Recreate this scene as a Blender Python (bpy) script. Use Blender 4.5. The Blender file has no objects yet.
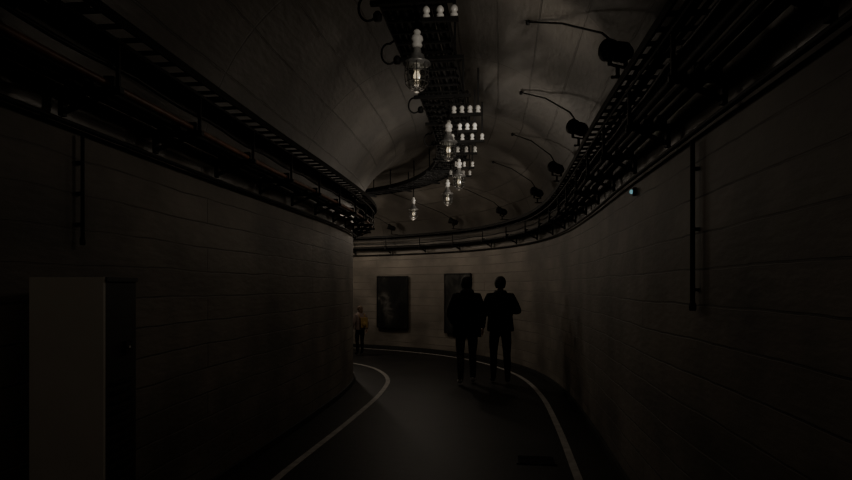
import bpy, math, random
import numpy as np
from mathutils import Vector, Matrix
random.seed(4)
scene = bpy.context.scene
COL = scene.collection
CAMZ = 1.6
F = 600.0
HZ = 286.0

# ------------------------------------------------------------------ materials
def mat(name, color=(0.1,0.1,0.1), rough=0.6, metal=0.0, noise=0.0, nscale=6.0, bump=0.0, emis=None, estr=0.0, bscale=40, spec=0.5):
    m = bpy.data.materials.new(name); m.use_nodes = True
    nt = m.node_tree; b = nt.nodes['Principled BSDF']
    b.inputs['Base Color'].default_value = (*color, 1)
    b.inputs['Roughness'].default_value = rough
    b.inputs['Metallic'].default_value = metal
    b.inputs['Specular IOR Level'].default_value = spec
    tc = nt.nodes.new('ShaderNodeTexCoord')
    if noise > 0:
        n = nt.nodes.new('ShaderNodeTexNoise'); n.inputs['Scale'].default_value = nscale
        n.inputs['Detail'].default_value = 5
        nt.links.new(tc.outputs['Object'], n.inputs['Vector'])
        r = nt.nodes.new('ShaderNodeValToRGB')
        r.color_ramp.elements[0].position = 0.3; r.color_ramp.elements[1].position = 0.7
        r.color_ramp.elements[0].color = (*[c*(1-noise) for c in color], 1)
        r.color_ramp.elements[1].color = (*[min(1,c*(1+noise)) for c in color], 1)
        nt.links.new(n.outputs['Fac'], r.inputs['Fac'])
        nt.links.new(r.outputs['Color'], b.inputs['Base Color'])
    if bump > 0:
        n2 = nt.nodes.new('ShaderNodeTexNoise'); n2.inputs['Scale'].default_value = bscale
        nt.links.new(tc.outputs['Object'], n2.inputs['Vector'])
        bp = nt.nodes.new('ShaderNodeBump'); bp.inputs['Strength'].default_value = bump
        bp.inputs['Distance'].default_value = 0.01
        nt.links.new(n2.outputs['Fac'], bp.inputs['Height'])
        nt.links.new(bp.outputs['Normal'], b.inputs['Normal'])
    if emis:
        b.inputs['Emission Color'].default_value = (*emis, 1)
        b.inputs['Emission Strength'].default_value = estr
    return m

def shell_mat(name, color, bw, bh, rough=0.6, seam=0.35, offset=0.5, seam_w=0.012, bumpd=0.02, warp=0.05, bstr=0.55):
    """painted, board-marked concrete; brick node in metres along the tunnel UV"""
    m = bpy.data.materials.new(name); m.use_nodes = True
    nt = m.node_tree; b = nt.nodes['Principled BSDF']; L = nt.links
    uv = nt.nodes.new('ShaderNodeUVMap'); uv.uv_map = 'UVMap'
    dist = nt.nodes.new('ShaderNodeTexNoise'); dist.inputs['Scale'].default_value = 1.4; dist.inputs['Detail'].default_value = 4
    L.new(uv.outputs['UV'], dist.inputs['Vector'])
    sub = nt.nodes.new('ShaderNodeVectorMath'); sub.operation = 'SUBTRACT'; sub.inputs[1].default_value = (0.5,0.5,0.5)
    L.new(dist.outputs['Color'], sub.inputs[0])
    sc = nt.nodes.new('ShaderNodeVectorMath'); sc.operation = 'SCALE'; sc.inputs['Scale'].default_value = warp
    L.new(sub.outputs[0], sc.inputs[0])
    add = nt.nodes.new('ShaderNodeVectorMath'); L.new(uv.outputs['UV'], add.inputs[0]); L.new(sc.outputs[0], add.inputs[1])
    br = nt.nodes.new('ShaderNodeTexBrick')
    br.offset = offset
    br.inputs['Scale'].default_value = 1.0
    br.inputs['Brick Width'].default_value = bw; br.inputs['Row Height'].default_value = bh
    br.inputs['Mortar Size'].default_value = seam_w; br.inputs['Mortar Smooth'].default_value = 0.3
    br.inputs['Color1'].default_value = (0.84,0.84,0.84,1); br.inputs['Color2'].default_value = (1.1,1.1,1.1,1)
    br.inputs['Mortar'].default_value = (seam,seam,seam,1)
    L.new(add.outputs[0], br.inputs['Vector'])
    nz = nt.nodes.new('ShaderNodeTexNoise'); nz.inputs['Scale'].default_value = 1.3; nz.inputs['Detail'].default_value = 8
    L.new(uv.outputs['UV'], nz.inputs['Vector'])
    rmp = nt.nodes.new('ShaderNodeValToRGB'); rmp.color_ramp.elements[0].position=0.35; rmp.color_ramp.elements[1].position=0.65
    rmp.color_ramp.elements[0].color=(0.55,0.54,0.53,1); rmp.color_ramp.elements[1].color=(1.18,1.16,1.13,1)
    L.new(nz.outputs['Fac'], rmp.inputs['Fac'])
    rm2 = nt.nodes.new('ShaderNodeValToRGB'); rm2.color_ramp.elements[0].position=0.42; rm2.color_ramp.elements[1].position=0.56
    L.new(nz.outputs['Fac'], rm2.inputs['Fac'])
    mx = nt.nodes.new('ShaderNodeMix'); mx.data_type='RGBA'
    L.new(rm2.outputs['Color'], mx.inputs[0]); mx.inputs[6].default_value=(0.95,0.95,0.95,1); L.new(br.outputs['Color'], mx.inputs[7])
    m1 = nt.nodes.new('ShaderNodeMix'); m1.data_type='RGBA'; m1.blend_type='MULTIPLY'; m1.inputs[0].default_value=1
    L.new(mx.outputs[2], m1.inputs[6]); L.new(rmp.outputs['Color'], m1.inputs[7])
    m2 = nt.nodes.new('ShaderNodeMix'); m2.data_type='RGBA'; m2.blend_type='MULTIPLY'; m2.inputs[0].default_value=1
    L.new(m1.outputs[2], m2.inputs[6]); m2.inputs[7].default_value=(*color,1)
    L.new(m2.outputs[2], b.inputs['Base Color'])
    b.inputs['Roughness'].default_value = rough
    fine = nt.nodes.new('ShaderNodeTexNoise'); fine.inputs['Scale'].default_value = 16; fine.inputs['Detail'].default_value = 6
    mpp = nt.nodes.new('ShaderNodeMapping'); mpp.inputs['Scale'].default_value=(0.5,1.4,1)
    L.new(uv.outputs['UV'], mpp.inputs['Vector']); L.new(mpp.outputs[0], fine.inputs['Vector'])
    inv = nt.nodes.new('ShaderNodeMath'); inv.operation='MULTIPLY_ADD'; inv.inputs[1].default_value=-1.0
    L.new(br.outputs['Fac'], inv.inputs[0]); 
    fm = nt.nodes.new('ShaderNodeMath'); fm.operation='MULTIPLY'; fm.inputs[1].default_value=0.5
    L.new(fine.outputs['Fac'], fm.inputs[0]); L.new(fm.outputs[0], inv.inputs[2])
    bp = nt.nodes.new('ShaderNodeBump'); bp.inputs['Strength'].default_value=bstr; bp.inputs['Distance'].default_value=bumpd
    L.new(inv.outputs[0], bp.inputs['Height']); L.new(bp.outputs['Normal'], b.inputs['Normal'])
    return m

M_WALL = shell_mat('painted_concrete_wall', (0.20,0.178,0.150), 5.3, 0.19, rough=0.62, seam=0.32, seam_w=0.006, bumpd=0.015, warp=0.05, bstr=0.5)
M_CEIL = shell_mat('painted_concrete_vault', (0.20,0.182,0.158), 2.1, 0.40, rough=0.36, seam=0.5, offset=0.0, seam_w=0.010, bumpd=0.014, warp=0.05, bstr=0.45)
M_FLOOR = mat('dark_sealed_concrete', (0.010,0.0092,0.0085), rough=0.55, noise=0.5, nscale=1.8, bump=0.2, bscale=10, spec=0.2)
M_LINE = mat('white_line_paint', (0.36,0.34,0.31), rough=0.6, noise=0.3, nscale=9, spec=0.3)
M_STEEL = mat('blackened_steel', (0.006,0.0055,0.005), rough=0.65, metal=0.0, noise=0.4, nscale=12, spec=0.3)
M_RUST = mat('rusty_pipe', (0.20,0.09,0.048), rough=0.5, metal=0.0, noise=0.5, nscale=8)
M_CABLE = mat('black_cable', (0.006,0.006,0.006), rough=0.5, spec=0.3)
M_CERAMIC = mat('glazed_ceramic', (0.94,0.92,0.86), rough=0.25, noise=0.04)
M_BRASS = mat('galvanised_lamp_metal', (0.40,0.39,0.37), rough=0.35, metal=0.5, noise=0.3, nscale=30)
M_CAGE = mat('lamp_cage_metal', (0.12,0.115,0.11), rough=0.4, metal=0.5, noise=0.3, nscale=30)
M_BULB = mat('warm_bulb', (0.9,0.85,0.7), emis=(1.0,0.80,0.55), estr=0.7)
M_CAB = mat('beige_enamel', (0.70,0.65,0.57), rough=0.5, noise=0.04)
M_CABD = mat('dark_panel', (0.03,0.03,0.028), rough=0.6, spec=0.3)
M_LED = mat('cool_led', (0.5,0.8,0.8), emis=(0.40,0.85,0.95), estr=0.3)
def glass():
    m = bpy.data.materials.new('lantern_glass'); m.use_nodes=True
    nt=m.node_tree; nt.nodes.remove(nt.nodes['Principled BSDF'])
    out=nt.nodes['Material Output']
    t=nt.nodes.new('ShaderNodeBsdfTransparent'); t.inputs[0].default_value=(0.85,0.87,0.85,1)
    g=nt.nodes.new('ShaderNodeBsdfGlossy'); g.inputs['Roughness'].default_value=0.18
    mx=nt.nodes.new('ShaderNodeMixShader'); mx.inputs[0].default_value=0.25
    nt.links.new(t.outputs[0],mx.inputs[1]); nt.links.new(g.outputs[0],mx.inputs[2]); nt.links.new(mx.outputs[0],out.inputs[0])
    return m
M_GLASS = glass()
M_JACKET = mat('black_jacket_cloth', (0.006,0.006,0.007), rough=0.9, noise=0.3, nscale=20, bump=0.3, spec=0.2)
M_TROUS = mat('dark_trousers', (0.008,0.008,0.010), rough=0.9, noise=0.2, nscale=25, spec=0.2)
M_TROUS2 = mat('charcoal_trousers', (0.03,0.03,0.034), rough=0.9, noise=0.2, nscale=25)
M_SKIN = mat('skin', (0.42,0.26,0.19), rough=0.5)
M_HAIR = mat('dark_hair', (0.010,0.008,0.006), rough=0.7, bump=0.6, bscale=80, spec=0.2)
M_HAIR2 = mat('brown_hair', (0.10,0.06,0.035), rough=0.6, bump=0.6, bscale=80)
M_SHOEL = mat('pale_shoes', (0.85,0.84,0.82), rough=0.6)
M_SHOED = mat('black_shoes', (0.012,0.012,0.012), rough=0.5)
M_EYE = mat('eye', (0.05,0.03,0.02), rough=0.2)
M_LIP = mat('lips', (0.35,0.15,0.12), rough=0.5)
M_PALE = mat('pale_top', (0.17,0.125,0.112), rough=0.9)
M_YEL = mat('yellow_cloth', (0.26,0.165,0.045), rough=0.8)
M_PHONE = mat('phone_black', (0.01,0.01,0.01), rough=0.4)

# ------------------------------------------------------------------ mesh builder
class MB:
    def __init__(s): s.v=[]; s.f=[]; s.m=[]; s.mats=[]; s.sm=[]
    def mi(s,m):
        if m not in s.mats: s.mats.append(m)
        return s.mats.index(m)
    def add(s,vs,fs,m,smooth=False):
        o=len(s.v); s.v+= [tuple(v) for v in vs]; k=s.mi(m)
        for f in fs: s.f.append(tuple(i+o for i in f)); s.m.append(k); s.sm.append(smooth)
    def box(s,c,ax,ay,az,m):
        c=Vector(c);ax=Vector(ax);ay=Vector(ay);az=Vector(az)
        vs=[c+i*ax+j*ay+k*az for i in(-1,1) for j in(-1,1) for k in(-1,1)]
        s.add(vs,[(0,1,3,2),(4,6,7,5),(0,4,5,1),(2,3,7,6),(0,2,6,4),(1,5,7,3)],m)
    def beam(s,a,b,w,h,m,up=Vector((0,0,1))):
        a=Vector(a);b=Vector(b);d=(b-a)
        if d.length<1e-6:return
        n=d.normalized()
        if abs(n.dot(up))>0.98: up=Vector((1,0,0))
        x=n.cross(up).normalized(); y=x.cross(n).normalized()
        s.box((a+b)/2,d/2,x*w/2,y*h/2,m)
    def tube(s,pts,r,m,n=8,smooth=True,cap=True):
        pts=[Vector(p) for p in pts]
        rs = r if isinstance(r,(list,tuple)) else [r]*len(pts)
        vs=[];fs=[]; prev=None
        for i,p in enumerate(pts):
            t=(pts[min(i+1,len(pts)-1)]-pts[max(i-1,0)]).normalized()
            if prev is None:
                u=Vector((0,0,1)) if abs(t.z)<0.9 else Vector((1,0,0))
                x=t.cross(u).normalized()
            else:
                x=(prev-t*prev.dot(t)).normalized()
            prev=x; y=t.cross(x)
            for k in range(n):
                a=2*math.pi*k/n
                vs.append(p+x*math.cos(a)*rs[i]+y*math.sin(a)*rs[i])
        for i in range(len(pts)-1):
            for k in range(n):
                fs.append((i*n+k,i*n+(k+1)%n,(i+1)*n+(k+1)%n,(i+1)*n+k))
        if cap:
            fs.append(tuple(range(n))[::-1]); fs.append(tuple(range((len(pts)-1)*n,len(pts)*n)))
        s.add(vs,fs,m,smooth)
    def lathe(s,c,prof,m,n=16,sx=1,sy=1,M=None,smooth=True):
        c=Vector(c);vs=[];fs=[]
        for r,z in prof:
            for k in range(n):
                a=2*math.pi*k/n
                p=Vector((math.cos(a)*r*sx,math.sin(a)*r*sy,z))
                if M is not None: p=M@p
                vs.append(c+p)
        for i in range(len(prof)-1):
            for k in range(n):
                fs.append((i*n+k,i*n+(k+1)%n,(i+1)*n+(k+1)%n,(i+1)*n+k))
        if prof[0][0]>1e-4: fs.append(tuple(range(n))[::-1])
        if prof[-1][0]>1e-4: fs.append(tuple(range((len(prof)-1)*n,len(prof)*n)))
        s.add(vs,fs,m,smooth)
    def torus(s,c,R,r,m,n=20,k=6):
        pts=[Vector(c)+Vector((math.cos(2*math.pi*i/n)*R,math.sin(2*math.pi*i/n)*R,0)) for i in range(n+1)]
        s.tube(pts,r,m,n=k,cap=False)
    def obj(s,name,parent=None,origin=None):
        me=bpy.data.meshes.new(name)
        if origin is not None:
            o=Vector(origin); vs=[tuple(Vector(v)-o) for v in s.v]
        else: vs=s.v
        me.from_pydata(vs,[],s.f)
        for m in s.mats: me.materials.append(m)
        me.polygons.foreach_set('material_index',s.m)
        me.polygons.foreach_set('use_smooth',s.sm)
        me.update()
        ob=bpy.data.objects.new(name,me); COL.objects.link(ob)
        if origin is not None: ob.location=origin
        if parent: ob.parent=parent
        return ob

# ------------------------------------------------------------------ tunnel centre line
ctrl=[(-1.75,-7.5),(-1.4,-6),(-0.95,-3),(-0.56,0),(-0.34,2),(-0.07,4.55),(0.24,7.0),(0.42,9.0),(0.36,10.7),(-0.12,12.25),(-1.0,13.4),(-2.35,14.3),(-4.4,15.0),(-6.5,15.3),(-8.5,15.4)]
P=np.array(ctrl)
dense=[]
for i in range(1,len(P)-2):
    p0,p1,p2,p3=P[i-1],P[i],P[i+1],P[i+2]
    for t in np.linspace(0,1,60,endpoint=False):
        dense.append(0.5*((2*p1)+(-p0+p2)*t+(2*p0-5*p1+4*p2-p3)*t*t+(-p0+3*p1-3*p2+p3)*t**3))
dense=np.array(dense)
seg=np.r_[0,np.cumsum(np.linalg.norm(np.diff(dense,axis=0),axis=1))]
LEN=seg[-1]
N0=int(LEN/0.05)
ss=np.linspace(0,LEN,N0)
cx=np.interp(ss,seg,dense[:,0]); cy=np.interp(ss,seg,dense[:,1])
k=17; ker=np.hanning(k); ker/=ker.sum()
def smo(a):
    b=np.pad(a,(k//2,k//2),mode='reflect',reflect_type='odd'); return np.convolve(b,ker,'valid')
cx,cy=smo(cx),smo(cy)
tx=smo(np.gradient(cx,ss)); ty=smo(np.gradient(cy,ss))
ln=np.hypot(tx,ty); tx/=ln; ty/=ln
def fr(s):
    c=Vector((float(np.interp(s,ss,cx)),float(np.interp(s,ss,cy)),0))
    t=Vector((float(np.interp(s,ss,tx)),float(np.interp(s,ss,ty)),0)).normalized()
    n=Vector((t.y,-t.x,0))
    return c,t,n
def W(s,off,z):
    c,t,n=fr(s); p=c+n*off; p.z=z; return p
def s_at_y(y):
    i=int(np.argmax(cy>y)); return float(ss[i])
def s_for_px(px,off,smin,smax):
    best=None
    for s in np.arange(smin,smax,0.02):
        p=W(s,off,0)
        if p.y<0.3: continue
        e=abs(426+F*p.x/p.y-px)
        if best is None or e<best[0]: best=(e,s)
    return best[1]
HWID=1.65; SPR=2.45
S0=0.05; S1=LEN-0.05
step=0.2
SL=list(np.arange(S0,S1,step))+[S1]

def strip(name,profile,material):
    vs=[];fs=[];uvs=[]
    vl=[0]
    for i in range(1,len(profile)):
        vl.append(vl[-1]+math.hypot(profile[i][0]-profile[i-1][0],profile[i][1]-profile[i-1][1]))
    n=len(profile)
    for s in SL:
        for j,(o,z) in enumerate(profile):
            vs.append(tuple(W(s,o,z))); uvs.append((s,vl[j]))
    for i in range(len(SL)-1):
        for j in range(n-1):
            fs.append((i*n+j,(i+1)*n+j,(i+1)*n+j+1,i*n+j+1))
    me=bpy.data.meshes.new(name); me.from_pydata(vs,[],fs)
    uvl=me.uv_layers.new(name='UVMap')
    for p in me.polygons:
        p.use_smooth=True
        for li in p.loop_indices: uvl.data[li].uv=uvs[me.loops[li].vertex_index]
    me.materials.append(material)
    ob=bpy.data.objects.new(name,me); COL.objects.link(ob)
    return ob
strip('floor',[(HWID,0),(0,0),(-HWID,0)],M_FLOOR)
strip('wall_left',[(-HWID,z) for z in np.linspace(0,SPR,8)],M_WALL)
strip('wall_right',[(HWID,z) for z in np.linspace(SPR,0,8)],M_WALL)
arc=[(-HWID*math.cos(a),SPR+HWID*math.sin(a)) for a in np.linspace(0,math.pi,33)]
strip('ceiling',arc,M_CEIL)
for nm,s in (('wall_back',S0),('wall_front',S1)):
    mb=MB(); pts=[W(s,-HWID,0)]+[W(s,o,z) for o,z in arc]+[W(s,HWID,0)]
    mb.add(pts,[tuple(range(len(pts)))],M_CABD); mb.obj(nm)

for nm,o in (('baseboard_left',-HWID+0.02),('baseboard_right',HWID-0.02)):
    mb=MB()
    for a,b in zip(SL[:-1],SL[1:]):
        mb.beam(W(a,o,0.035),W(b,o,0.035),0.03,0.07,M_CABD)
    mb.obj(nm)

def marking(offf,w,s0,s1):
    mb=MB(); sl=np.arange(s0,s1,0.15); vs=[];fs=[]
    for s in sl: off=offf(s); vs+=[W(s,off-w/2,0.004),W(s,off+w/2,0.004)]
    for i in range(len(sl)-1): fs.append((2*i,2*i+1,2*i+3,2*i+2))
    mb.add(vs,fs,M_LINE); mb.obj('floor_line_marking')
sA,sB=s_at_y(5),s_at_y(10)
marking(lambda s: float(np.interp(s,[sA,sB],[-1.21,-1.06])),0.07,S0+.1,S1-.3)
marking(lambda s: 1.27,0.07,S0+.1,S1-.3)

# ------------------------------------------------------------------ cable ladders & pipe racks
TS=np.arange(S0+0.1,S1-0.1,0.2)
def sweep_rect(mb,off,z,w,h,m,sl=TS):
    vs=[];fs=[]
    for s in sl:
        for a,b in((-1,-1),(1,-1),(1,1),(-1,1)): vs.append(W(s,off+a*w/2,z+b*h/2))
    n=len(sl)
    for i in range(n-1):
        for k in range(4): fs.append((i*4+k,i*4+(k+1)%4,(i+1)*4+(k+1)%4,(i+1)*4+k))
    fs+=[(3,2,1,0),((n-1)*4,(n-1)*4+1,(n-1)*4+2,(n-1)*4+3)]
    mb.add(vs,fs,m)
def sweep_tube(mb,off,z,r,m,wob=0.0,seed=0,sl=TS,sag=0.0):
    rr=random.Random(seed); ph=rr.random()*6
    mb.tube([W(s,off+wob*math.sin(s*1.9+ph),z+wob*0.4*math.sin(s*2.7+ph)-sag*abs(math.sin(s*3.3+ph))) for s in sl],r,m,n=7)
def ladder(name,o1,o2,z,side,cabs):
    mb=MB()
    sweep_rect(mb,o1,z,0.012,0.05,M_STEEL); sweep_rect(mb,o2,z,0.012,0.05,M_STEEL)
    for s in np.arange(S0+.2,S1-.2,0.17):
        mb.beam(W(s,o1,z-0.012),W(s,o2,z-0.012),0.026,0.016,M_STEEL)
    for i,f in enumerate(cabs):
        sweep_tube(mb,o1+(o2-o1)*f,z+0.012,0.013+0.003*(i%2),M_CABLE,wob=0.012,seed=i)
    for s in np.arange(S0+.5,S1-.3,1.35):
        mb.beam(W(s,o1,z-0.035),W(s,side*1.575,z-0.035),0.03,0.02,M_STEEL)
    return mb.obj(name)
ladder('cable_ladder',-1.25,-1.53,2.90,-1,(0.75,0.88))
ladder('cable_ladder',1.34,1.56,2.84,1,(0.35,0.6,0.8))

def pipe_rack(side,inner,zb,ztop,rust):
    mb=MB(); g=side; za=zb+0.12
    for s in np.arange(S0+.4,S1-.3,0.85):
        mb.beam(W(s,g*1.60,zb),W(s,g*1.60,za),0.035,0.025,M_STEEL)
        mb.beam(W(s,g*1.615,za),W(s,g*(inner-.02),za),0.035,0.03,M_STEEL)
        mb.beam(W(s,g*1.60,zb+.02),W(s,g*(inner+.04),za-.01),0.022,0.022,M_STEEL)
        mb.beam(W(s,g*inner,za),W(s,g*inner,ztop),0.018,0.018,M_STEEL)
        for f in (0.15,0.5,0.85):
            o=inner+(1.60-inner)*f
            mb.beam(W(s,g*o,za+.01),W(s,g*o,za+.07),0.03,0.05,M_STEEL)
    sp=1.60-inner
    sweep_tube(mb,g*(inner+.15*sp),za+.03,0.020,rust,wob=0.004,seed=1)
    sweep_tube(mb,g*(inner+.5*sp),za+.045,0.020,M_STEEL,wob=0.004,seed=2)
    sweep_tube(mb,g*(inner+.85*sp),za+.05,0.026,M_STEEL,wob=0.003,seed=3)
    sweep_tube(mb,g*(inner+.03),za+.13,0.012,M_CABLE,wob=0.01,seed=4,sag=0.02)
    sweep_rect(mb,g*(inner-.01),ztop-.02,0.008,0.02,M_STEEL)
    sweep_tube(mb,g*1.605,zb-.02,0.014,M_STEEL,wob=0.002,seed=7)
    return mb.obj('pipe_rack')
pipe_rack(-1,1.30,2.46,2.84,M_RUST); pipe_rack(1,1.38,2.42,2.78,M_STEEL)

# ceiling tray along the crown
mb=MB(); ZT=3.72
for o in (-0.26,0.22): sweep_rect(mb,o,ZT,0.014,0.08,M_STEEL)
for s in np.arange(S0+.2,S1-.2,0.22): mb.beam(W(s,-0.26,ZT-0.03),W(s,0.22,ZT-0.03),0.03,0.016,M_STEEL)
for i in range(8): sweep_tube(mb,-0.225+0.06*i,ZT+0.01,0.026+0.004*(i%3),M_CABLE,wob=0.008,seed=20+i)
for s in np.arange(S0+.5,S1-.3,1.1):
    for o in (-0.26,0.22):
        mb.beam(W(s,o,ZT-0.05),W(s,o,SPR+math.sqrt(HWID**2-o*o)+0.01),0.03,0.02,M_STEEL)
    mb.beam(W(s,-0.32,ZT-0.05),W(s,0.3,ZT-0.05),0.04,0.03,M_STEEL)
mb.obj('ceiling_cable_tray')

for s in (s_at_y(4.3),s_at_y(5.1),s_at_y(6.6),s_at_y(8.2)):
    mb=MB(); pts=[]
    for a in np.linspace(-0.4,4.2,20):
        pts.append(W(s+0.02*a,-0.34-0.06*math.sin(a)*1.0,ZT-0.10+0.075*math.cos(a)))
    pts=[W(s,-0.28,ZT)]+pts
    mb.tube(pts,0.009,M_CABLE,n=7)
    mb.lathe(W(s+0.09,-0.27,ZT-0.17),[(0,0),(0.03,0.005),(0.035,0.05),(0.02,0.07),(0,0.075)],M_STEEL,n=10)
    mb.obj('cable_loop')

# ------------------------------------------------------------------ lanterns
def lantern(s,off,z,power):
    c=W(s,off,z); mb=MB()
    top=ZT-0.04
    mb.tube([c+Vector((0,0,0.30)),Vector((c.x,c.y,top))],0.012,M_STEEL)
    mb.lathe(c,[(0.0,0.205),(0.030,0.205),(0.044,0.225),(0.034,0.245),(0.048,0.265),(0.044,0.29),(0.024,0.305),(0.032,0.325),(0.018,0.345),(0,0.347)],M_CERAMIC,n=16)
    mb.lathe(c,[(0.0,0.21),(0.03,0.208),(0.034,0.165),(0.055,0.15),(0.062,0.115),(0.102,0.095),(0.108,0.082),(0.085,0.08),(0.085,0.07),(0.0,0.07)],M_BRASS,n=24)
    mb.lathe(c,[(0.066,0.075),(0.074,0.03),(0.072,-0.05),(0.058,-0.085),(0.03,-0.1),(0.0,-0.103)],M_GLASS,n=24)
    mb.lathe(c,[(0.024,0.07),(0.024,0.03),(0.018,0.028)],M_CERAMIC,n=12)
    mb.lathe(c,[(0.0,-0.045),(0.014,-0.04),(0.026,-0.02),(0.026,0.0),(0.014,0.028),(0,0.03)],M_BULB,n=14)
    for k in range(8):
        a=2*math.pi*k/8; d=Vector((math.cos(a),math.sin(a),0))
        mb.tube([c+d*0.086+Vector((0,0,0.08)),c+d*0.09+Vector((0,0,0.0)),c+d*0.084+Vector((0,0,-0.07)),c+d*0.055+Vector((0,0,-0.105)),c+d*0.02+Vector((0,0,-0.12))],0.0045,M_CAGE,n=6)
    for zz,R in ((0.02,0.09),(-0.06,0.086),(-0.108,0.05)):
        mb.torus(c+Vector((0,0,zz)),R,0.0048,M_CAGE)
    mb.lathe(c+Vector((0,0,-0.125)),[(0,-0.012),(0.018,-0.008),(0.024,0.0),(0.018,0.008),(0,0.01)],M_BRASS,n=12)
    ob=mb.obj('caged_pendant_lantern',origin=c)
    l=bpy.data.lights.new('lantern_glow','POINT'); l.energy=power*0.3; l.color=(1.0,0.86,0.70); l.shadow_soft_size=0.12
    lo=bpy.data.objects.new('lantern_glow',l); COL.objects.link(lo); lo.parent=ob; lo.location=(0,0,-0.28)
    l=bpy.data.lights.new('lantern_downlight','SPOT'); l.energy=power; l.color=(1.0,0.86,0.70); l.shadow_soft_size=0.06
    l.spot_size=math.radians(178); l.spot_blend=0.25
    lo=bpy.data.objects.new('lantern_downlight',l); COL.objects.link(lo); lo.parent=ob; lo.location=(0,0,-0.16)
    return ob
LAN=[(4.55,0.0,3.6),(7.0,0.02,3.2),(9.15,0.08,3.4),(10.9,0.08,6.5),(12.6,0.08,18)]
for y,o,p in LAN: lantern(s_at_y(y),o,3.2 if y<12 else 3.13,p)
sl=s_at_y(12.9)
lantern(sl+2.2,0.0,3.2,32)
lantern(s_at_y(1.8),0.0,3.2,0.6)
lantern(s_at_y(-1.0),0.0,3.2,5)  # unseen lantern added behind the camera to light the cabinet front

# ------------------------------------------------------------------ insulator racks
def insulator(mb,p,sc=1.0):
    mb.lathe(p,[(0.012*sc,-0.01),(0.03*sc,0.0),(0.034*sc,0.012),(0.024*sc,0.022),(0.022*sc,0.034),(0.033*sc,0.042),(0.03*sc,0.062),(0.016*sc,0.078),(0,0.082)],M_CERAMIC,n=14)
def rack(y,o0,o1,z,n):
    s=s_at_y(y); mb=MB()
    mb.beam(W(s,o0-0.03,z),W(s,o1+0.03,z),0.035,0.03,M_STEEL)
    for e in (o0,o1):
        mb.beam(W(s+0.03,e,z),W(s+0.03,e,min(ZT+.0,SPR+math.sqrt(HWID**2-e*e))+ (0.02 if e<0.25 else 0.25)),0.02,0.02,M_STEEL)
    for i in range(n):
        o=o0+(o1-o0)*i/(n-1)
        insulator(mb,W(s,o,z+0.02),0.85)
    mb.obj('insulator_rack')
rack(4.3,0.10,0.30,3.50,3)
rack(6.5,0.12,0.38,3.46,4)
rack(7.2,0.14,0.32,3.46,3)
rack(7.7,0.02,0.40,3.46,4)
rack(8.4,0.06,0.30,3.46,3)
rack(9.4,0.04,0.30,3.46,3)
rack(10.1,0.0,0.32,3.46,4)

# ------------------------------------------------------------------ spotlights on the right-hand ladder
def spotlight(s,off,z,aim,beams,rod=True):
    mb=MB(); c=W(s,off,z); tgt=W(*aim)
    d=(tgt-c).normalized()
    q=d.to_track_quat('Z','Y').to_matrix()
    mb.lathe(c,[(0.0,-0.10),(0.04,-0.098),(0.052,-0.07),(0.054,0.03),(0.066,0.06),(0.070,0.10),(0.064,0.10),(0.054,0.07),(0.0,0.06)],M_STEEL,n=20,M=q)
    for k in range(3):
        mb.lathe(c,[(0.055,-0.06+0.025*k),(0.061,-0.058+0.025*k),(0.061,-0.05+0.025*k),(0.055,-0.048+0.025*k)],M_STEEL,n=20,M=q)
    x=(q@Vector((1,0,0)))
    for sg in(-1,1): mb.beam(c+x*sg*0.067,c+x*sg*0.067+Vector((0,0,-0.09)),0.008,0.025,M_STEEL)
    mb.beam(c-x*0.072+Vector((0,0,-0.09)),c+x*0.072+Vector((0,0,-0.09)),0.025,0.008,M_STEEL)
    mb.beam(c+Vector((0,0,-0.09)),W(s,off,2.90),0.02,0.02,M_STEEL)
    mb.beam(W(s,off-0.04,2.893),W(s,1.54,2.893),0.025,0.012,M_STEEL)
    if rod:
        o2=0.86; z2=SPR+math.sqrt(HWID**2-o2*o2)-0.02
        pts=[c+Vector((0,0,0.03)),W(s+0.25,off-0.05,z+0.22),W(s+0.9,off-0.24,z+0.57),W(s+1.35,o2,z2)]
        mb.tube(pts,0.008,M_CABLE,n=7)
        mb.lathe(W(s+1.35,o2,z2-0.02),[(0,-0.01),(0.018,0.0),(0.018,0.03),(0,0.04)],M_STEEL,n=10)
    ob=mb.obj('track_spotlight',origin=c)
    for power,tg,cone in beams:
        dd=(W(*tg)-c).normalized()
        l=bpy.data.lights.new('spot_beam','SPOT'); l.energy=power; l.color=(1.0,0.91,0.80); l.spot_size=math.radians(cone); l.spot_blend=1.0; l.shadow_soft_size=0.05
        lo=bpy.data.objects.new('spot_beam',l); COL.objects.link(lo); lo.parent=ob
        lo.location=dd*0.13; lo.rotation_euler=(-dd).to_track_quat('Z','Y').to_euler()
a=s_at_y
def fixture(s,dl,off,fl,nl):
    """flood on the vault just ahead + extra tight beam added to brighten the next lantern"""
    spotlight(s,off,3.05,(s+1.4,0.4,3.8),[(fl,(s+1.9,0.55,3.88),62),(nl,(s+dl,0.08,3.50),32)])  # nl drives an added second lamp that brightens lantern tops and insulators
spotlight(a(2.6),1.34,3.05,(a(4.5),0.0,3.5),[(30,(a(4.5),0.05,3.46),22)],rod=False)  # extra fixture added above the frame to brighten the first lantern
fixture(a(3.85),a(6.6)-a(3.85),1.34,30,60)
fixture(a(5.65),a(7.7)-a(5.65),1.34,16,55)
fixture(a(7.5),a(9.2)-a(7.5),1.32,16,50)
s9=a(9.3); fixture(s9,a(10.9)-s9,1.3,26,45)
for ds in (2.0,3.6,5.2):
    fixture(s9+ds,1.4,1.3,12,26)

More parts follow.
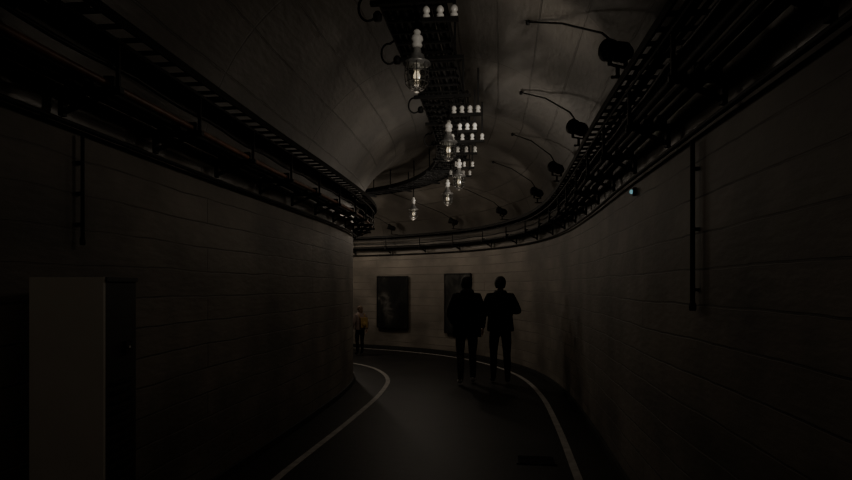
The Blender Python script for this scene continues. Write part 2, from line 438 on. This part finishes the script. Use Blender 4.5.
# ------------------------------------------------------------------ wall conduits
def conduit(s,side,z0,z1,r=0.014):
    mb=MB(); o=side*(HWID-0.03)
    mb.tube([W(s,o,z1),W(s,o,z1-0.04),W(s,o,(z0+z1)/2),W(s,o,z0)],r,M_STEEL)
    for z in np.linspace(z0+0.08,z1-0.15,3):
        mb.box(W(s,side*(HWID-0.012),z),fr(s)[2]*0.012,fr(s)[1]*0.018,Vector((0,0,0.008)),M_STEEL)
    mb.lathe(W(s,o,z0-0.03),[(0,0),(r*1.3,0),(r*1.5,0.02),(r*1.3,0.04),(0,0.04)],M_STEEL,n=10)
    mb.obj('wall_conduit')
conduit(s_for_px(693,HWID-.03,5,16),1,1.5,2.37,0.013)
sL=None
best=1e9
for s in np.arange(S0,S0+14,0.02):
    p=W(s,-HWID+.03,0)
    if p.y>1 and abs(426+F*p.x/p.y-82)<best: best=abs(426+F*p.x/p.y-82); sL=s
conduit(sL,-1,1.85,2.41,0.010)
s=s_for_px(630,HWID-.05,5,16)
mb=MB(); nrm=fr(s)[2]; tt=fr(s)[1]
c=W(s,HWID-0.02,2.31)
mb.box(c,nrm*0.014,tt*0.02,Vector((0,0,0.03)),M_CABD)
mb.lathe(c-nrm*0.014,[(0.016,0),(0.016,0.012),(0.010,0.018),(0,0.02)],M_LED,n=12,M=(-nrm).to_track_quat('Z','Y').to_matrix())
mb.obj('wall_indicator_light')

# ------------------------------------------------------------------ cabinet on the left
mb=MB(); x0,x1,y0,y1,h=-1.82,-1.48,2.77,3.06,1.641
def bx(a,b,m):
    a=Vector(a);b=Vector(b);e=(b-a)/2
    mb.box((a+b)/2,(e.x,0,0),(0,e.y,0),(0,0,e.z),m)
bx((x0,y0,0.06),(x1,y1,h-0.02),M_CABD)
bx((x0-0.0,y0-0.018,0.08),(x1-0.0,y0,h-0.0),M_CAB)
bx((x0+0.01,y0+0.0,h-0.02),(x1+0.008,y1+0.005,h),M_CABD)
bx((x0+0.01,y0+0.01,0),(x1-0.02,y1-0.02,0.06),M_CABD)
bx((x1,y0+0.17,1.27),(x1+0.012,y0+0.23,1.33),M_STEEL)
bx((x1+0.012,y0+0.195,1.295),(x1+0.016,y0+0.205,1.305),M_CERAMIC)
for i in range(14):
    z=0.55+i*0.045; bx((x1,y0+0.05,z),(x1+0.01,y0+0.24,z+0.014),M_STEEL)
mb.obj('electrical_cabinet')

# ------------------------------------------------------------------ posters on the outer wall
def art(name,seed,c0,c1,c2,scale):
    m=bpy.data.materials.new(name); m.use_nodes=True; nt=m.node_tree; b=nt.nodes['Principled BSDF']
    tc=nt.nodes.new('ShaderNodeTexCoord'); mp=nt.nodes.new('ShaderNodeMapping'); mp.inputs['Location'].default_value=(seed,seed*1.7,seed*.3)
    nt.links.new(tc.outputs['Object'],mp.inputs['Vector'])
    n=nt.nodes.new('ShaderNodeTexNoise'); n.inputs['Scale'].default_value=scale; n.inputs['Detail'].default_value=3; n.inputs['Distortion'].default_value=0.6
    nt.links.new(mp.outputs[0],n.inputs['Vector'])
    r=nt.nodes.new('ShaderNodeValToRGB'); e=r.color_ramp.elements
    e[0].position=0.42; e[0].color=(*c0,1); e[1].position=0.56; e[1].color=(*c1,1); x=e.new(0.68); x.color=(*c2,1)
    nt.links.new(n.outputs['Fac'],r.inputs['Fac']); nt.links.new(r.outputs['Color'],b.inputs['Base Color']); b.inputs['Roughness'].default_value=0.7
    b.inputs['Specular IOR Level'].default_value=0.2
    return m
A1=art('poster_print_dark',3.1,(0.008,0.008,0.008),(0.02,0.02,0.018),(0.10,0.095,0.085),2.6)
A2=art('poster_print_grey',7.7,(0.014,0.014,0.014),(0.04,0.04,0.036),(0.09,0.085,0.08),2.2)
def poster(px,w,z0,z1,m):
    s=s_for_px(px,HWID-.04,10,LEN-1); c,t,n=fr(s); p=W(s,HWID-0.07,(z0+z1)/2)
    mb=MB(); Z=Vector((0,0,1)); hh=(z1-z0)/2; hw=w/2
    mb.box((0,0,0),t*hw,n*0.008,Z*hh,m)
    for sg in(-1,1):
        mb.box(t*sg*hw,t*0.014,n*0.02,Z*(hh+0.014),M_PHONE)
        mb.box(Z*sg*hh,t*hw,n*0.02,Z*0.014,M_PHONE)
    mb.box(n*0.035+Z*(hh-0.1),t*0.03,n*0.033,Z*0.03,M_STEEL)
    mb.box(n*0.035-Z*(hh-0.1),t*0.03,n*0.033,Z*0.03,M_STEEL)
    ob=mb.obj('framed_poster'); ob.location=p
poster(393,0.94,0.54,1.84,A1)
poster(458,0.88,0.50,1.88,A2)

# floor grate
s=s_at_y(5.45); mb=MB()
for i in range(7): mb.beam(W(s+0.04*i,0.78,0.006),W(s+0.04*i,1.12,0.006),0.012,0.01,M_STEEL)
mb.beam(W(s-0.01,0.78,0.006),W(s+0.26,0.78,0.006),0.014,0.012,M_STEEL); mb.beam(W(s-0.01,1.12,0.006),W(s+0.26,1.12,0.006),0.014,0.012,M_STEEL)
mb.obj('floor_drain_grate')

# ------------------------------------------------------------------ people
def skin_mesh(verts,edges,radii,root,sub=2):
    me=bpy.data.meshes.new('tmp'); me.from_pydata(verts,edges,[])
    ob=bpy.data.objects.new('tmp',me); COL.objects.link(ob)
    md=ob.modifiers.new('Skin','SKIN')
    for i,r in enumerate(radii):
        rr=r if isinstance(r,tuple) else (r,r)
        me.skin_vertices[0].data[i].radius=rr
        me.skin_vertices[0].data[i].use_root=(i==root)
    sb=ob.modifiers.new('Sub','SUBSURF'); sb.levels=sub; sb.render_levels=sub
    dg=bpy.context.evaluated_depsgraph_get(); dg.update()
    ev=ob.evaluated_get(dg); m2=bpy.data.meshes.new_from_object(ev)
    vs=[tuple(v.co) for v in m2.vertices]; fs=[tuple(p.vertices) for p in m2.polygons]
    bpy.data.objects.remove(ob); return vs,fs

def person(name,loc,rot,H,arms,legs,top,trs,shoe,hair,jw=1.0,long_hair=False,hood=False,bag=None,phone=False,coat=0.80):
    root=bpy.data.objects.new(name,None); COL.objects.link(root)
    V=[(0,0,0.95),(0,-0.005,1.08),(0,0.0,1.24),(0,-0.005,1.38),(0,-0.005,1.47),(0,0.008,1.56)]
    R=[(0.155,0.115),(0.14,0.105),(0.16,0.115),(0.15,0.11),(0.075,0.07),(0.055,0.058)]
    E=[(0,1),(1,2),(2,3),(3,4),(4,5)]
    for sg,(kn,an) in zip((-1,1),legs):
        i=len(V)
        V+=[(sg*0.095,0,0.86),(sg*0.105,kn[0]*0.5,0.68),(sg*0.105,kn[0],kn[1]),(sg*0.108,(kn[0]*0.45+an[0]*0.55)-0.015,(kn[1]+an[1])/2+0.03),(sg*0.11,an[0],an[1]),(sg*0.118,an[0]+0.09,an[1]-0.04),(sg*0.125,an[0]+0.165,an[1]-0.05)]
        R+=[0.095,0.088,0.066,0.064,0.046,0.042,0.034]
        E+=[(0,i)]+[(i+j,i+j+1) for j in range(6)]
    wr=[]
    for sg,(el,w) in zip((-1,1),arms):
        i=len(V)
        sh=Vector((sg*0.185,0,1.42)); el=Vector((sg*el[0],el[1],el[2])); w=Vector((sg*w[0],w[1],w[2]))
        V+=[tuple(sh),tuple((sh+el)/2),tuple(el),tuple((el*0.5+w*0.5)),tuple(w)]
        R+=[0.074*jw,0.064*jw,0.055*jw,0.048,0.036]
        E+=[(3,i)]+[(i+j,i+j+1) for j in range(4)]
        wr.append((sg,el,w))
    vs,fs=skin_mesh(V,E,R,0)
    mb=MB()
    for m in (top,trs,shoe,M_SKIN): mb.mi(m)
    mb.v+=vs
    for f in fs:
        c=sum((Vector(vs[i]) for i in f),Vector())/len(f)
        if c.z<0.105 : m=shoe
        elif c.z<0.93 and abs(c.x)<0.2 and not any((c-w[2]).length<0.08 for w in wr): m=trs
        elif c.z>1.49: m=M_SKIN
        else: m=top
        mb.f.append(f); mb.m.append(mb.mi(m)); mb.sm.append(True)
    body=mb.obj('body',parent=root)
    mb=MB(); n=28; rings=[(coat,0.205,0.15),(coat+0.02,0.212,0.155),(0.97,0.205,0.15),(1.10,0.195,0.14),(1.25,0.212,0.15),(1.37,0.222,0.145),(1.44,0.19,0.12),(1.485,0.115,0.095),(1.53,0.088,0.088),(1.53,0.07,0.07)]
    vv=[];ff=[]
    for z,a_,b_ in rings:
        for k in range(n):
            t=2*math.pi*k/n; w=(1+0.02*math.sin(5*t+z*17))*(jw if z<1.4 else 1)
            x=math.copysign(abs(math.cos(t))**0.85,math.cos(t))*a_*w; y=math.copysign(abs(math.sin(t))**0.85,math.sin(t))*b_*w
            vv.append((x,y,z))
    for i in range(len(rings)-1):
        for k in range(n): ff.append((i*n+k,i*n+(k+1)%n,(i+1)*n+(k+1)%n,(i+1)*n+k))
    mb.add(vv,ff,top,True)
    if hood:
        mb.lathe((0,-0.085,1.47),[(0,-0.07),(0.07,-0.06),(0.115,-0.01),(0.11,0.045),(0.08,0.075),(0.05,0.07),(0,0.03)],top,n=18,sx=1,sy=0.62)
    mb.obj('jacket',parent=root)
    mb=MB(); hc=Vector((0,0.015,1.635)); vv=[];ff=[]; nu,nv=28,20
    for j in range(nv+1):
        ph=math.pi*j/nv; z=math.cos(ph)
        for i in range(nu):
            th=2*math.pi*i/nu; x=math.sin(ph)*math.cos(th); y=math.sin(ph)*math.sin(th)
            X=x*0.080;Y=y*0.097;Z=z*0.116
            if z<0: X*=1+0.28*z; 
            if z<0 and y>0: Y*=1+0.06*z
            if z<-0.2 and y<0: Y*=1+0.35*(z+0.2)
            if y>0.8 and abs(x)<0.25 and -0.35<z<0.12: Y+=0.02*(1-abs(x)/0.25)*(1-abs(z+0.2)/0.33 if abs(z+0.2)<0.33 else 0)
            if y>0.7 and 0.0<z<0.2 and 0.2<abs(x)<0.6: Y-=0.007
            if y>0.7 and z<-0.75: Y+=0.006
            vv.append(hc+Vector((X,Y,Z)))
    for j in range(nv):
        for i in range(nu): ff.append((j*nu+i,(j+1)*nu+i,(j+1)*nu+(i+1)%nu,j*nu+(i+1)%nu))
    mb.add(vv,ff,M_SKIN,True)
    for sg in(-1,1):
        mb.lathe(hc+Vector((sg*0.03,0.080,0.006)),[(0,-0.01),(0.009,-0.005),(0.011,0),(0.009,0.005),(0,0.01)],M_EYE,n=10)
        mb.lathe(hc+Vector((sg*0.083,-0.005,-0.005)),[(0,-0.034),(0.014,-0.022),(0.019,0.005),(0.015,0.026),(0,0.033)],M_SKIN,n=12,sx=0.5,sy=1)
    mb.box(hc+Vector((0,0.085,-0.062)),(0.022,0,0),(0,0.005,0),(0,0,0.005),M_LIP)
    mb.obj('head',parent=root)
    mb=MB(); vv=[];ff=[]
    for j in range(nv+1):
        ph=math.pi*j/nv; z=math.cos(ph)
        for i in range(nu):
            th=2*math.pi*i/nu; r_=max(0.0,math.sin(ph))**0.8
            x=r_*math.cos(th); y=r_*math.sin(th)
            g=1.0+0.03*math.sin(9*th+3*z)+0.02*math.sin(17*th)
            X=x*0.095*g;Y=y*0.108*g;Z=z*0.125
            if z<0 and y<0.2: X*=1+0.22*z; Y*=1+0.25*z
            vv.append(hc+Vector((X,Y-0.006,Z)))
    for j in range(nv):
        for i in range(nu):
            ph=math.pi*(j+.5)/nv; th=2*math.pi*(i+.5)/nu; z=math.cos(ph); y=math.sin(ph)*math.sin(th)
            low=-0.95 if long_hair else -0.55
            if (z>0.5) or (y<0.25 and z>low and not(z<-0.1 and y>0.0)): ff.append((j*nu+i,(j+1)*nu+i,(j+1)*nu+(i+1)%nu,j*nu+(i+1)%nu))
    mb.add(vv,ff,hair,True)
    if long_hair:
        mb.lathe((0,-0.045,1.50),[(0,-0.10),(0.055,-0.09),(0.08,-0.02),(0.085,0.07),(0.08,0.14),(0.05,0.18),(0,0.19)],hair,n=18,sx=1,sy=0.6)
    mb.obj('hair',parent=root)
    for sg,el,w in wr:
        mb=MB(); d=(w-el).normalized()
        side=Vector((0,1,0)) if abs(d.y)<0.7 else Vector((-sg*0.3,0,1)).normalized()
        side=(side-d*side.dot(d)).normalized()
        nn=d.cross(side).normalized()*sg
        if nn.dot(Vector((-sg,0,0)))<0: nn=-nn
        vv=[]; st=[(0.0,0.026,0.021),(0.02,0.030,0.018),(0.05,0.040,0.016),(0.085,0.041,0.014),(0.098,0.036,0.010)]
        nn_=12; ff=[]
        for a_,wd,tk in st:
            for k in range(nn_):
                t=2*math.pi*k/nn_; vv.append(w+d*a_+side*math.cos(t)*wd+nn*math.sin(t)*tk)
        for i in range(len(st)-1):
            for k in range(nn_): ff.append((i*nn_+k,i*nn_+(k+1)%nn_,(i+1)*nn_+(k+1)%nn_,(i+1)*nn_+k))
        ff.append(tuple(range(nn_))[::-1]); ff.append(tuple(range((len(st)-1)*nn_,len(st)*nn_)))
        mb.add(vv,ff,M_SKIN,True)
        for q,(o,Lf) in enumerate(((0.028,0.068),(0.010,0.078),(-0.009,0.072),(-0.027,0.056))):
            b=w+d*0.088+side*o
            mb.tube([b,b+d*Lf*0.45+nn*0.008,b+d*Lf*0.75+nn*0.024,b+d*Lf*0.92+nn*0.042],[0.0095,0.009,0.008,0.006],M_SKIN,n=8)
        b=w+d*0.03+side*0.026
        mb.tube([b,b+d*0.025+side*0.024+nn*0.006,b+d*0.052+side*0.03+nn*0.018,b+d*0.07+side*0.026+nn*0.026],[0.013,0.011,0.01,0.007],M_SKIN,n=8)
        mb.obj('hand_'+('l' if sg<0 else 'r'),parent=root)
    if phone:
        mb=MB(); w=wr[1][2]; mb.box(w+Vector((-0.07,0.09,0.05)),(0.037,0,0),(0,0.003,0.003),(0,-0.05,0.06),M_PHONE); mb.obj('phone',parent=root)
    if bag:
        mb=MB(); mb.box((0.05,-0.19,1.16),(0.13,0,0),(0,0.055,0),(0,0,0.18),bag); mb.lathe((0.05,-0.25,1.10),[(0,-0.09),(0.07,-0.08),(0.09,0),(0.07,0.08),(0,0.09)],bag,n=14,sx=1,sy=0.4)
        for x in(-0.1,0.12): mb.tube([(x,-0.15,1.3),(x,-0.1,1.46),(x,0.05,1.48),(x,0.15,1.36),(x,0.13,1.15)],0.014,bag)
        mb.obj('backpack',parent=root)
    root.location=loc; root.rotation_euler=(0,0,rot); k_=H/1.757; root.scale=(k_,k_,k_)
    return root

hang=((0.27,-0.03,1.13),(0.27,0.07,0.90))
hang2=((0.275,-0.06,1.14),(0.285,0.0,0.90))
pocket=((0.285,-0.08,1.15),(0.215,0.09,0.98))
person('walking_visitor',(0.66,9.75,0),0.03,1.76,(pocket,hang),
       (((-0.02,0.50),(-0.16,0.105)),((0.10,0.50),(0.07,0.09))),M_JACKET,M_TROUS2,M_SHOEL,M_HAIR,jw=1.12,hood=True,coat=0.78)
person('walking_visitor',(1.22,9.85,0),-0.04,1.76,(((0.285,-0.07,1.16),(0.15,0.15,1.13)),((0.30,-0.05,1.17),(0.13,0.17,1.20))),
       (((0.06,0.50),(0.05,0.09)),((0.0,0.50),(-0.10,0.10))),M_JACKET,M_TROUS,M_SHOED,M_HAIR,jw=1.04,coat=0.86,phone=True)
person('child_visitor',(-1.54,14.0,0),0.6,1.14,(hang,hang2),
       (((0.03,0.50),(-0.02,0.09)),((0.05,0.50),(0.04,0.09))),M_PALE,M_TROUS,M_SHOED,M_HAIR2,long_hair=True,bag=M_YEL,coat=0.9)

# ------------------------------------------------------------------ world + camera
w=bpy.data.worlds.new('world'); w.use_nodes=True; w.node_tree.nodes['Background'].inputs[0].default_value=(0.01,0.01,0.01,1); scene.world=w
cam=bpy.data.cameras.new('camera'); cam.sensor_width=36; cam.lens=36*F/852; cam.shift_y=(HZ-240)/852; cam.clip_start=0.05
co=bpy.data.objects.new('camera',cam); co.location=(0,0,CAMZ); co.rotation_euler=(math.pi/2,0,0); COL.objects.link(co); scene.camera=co
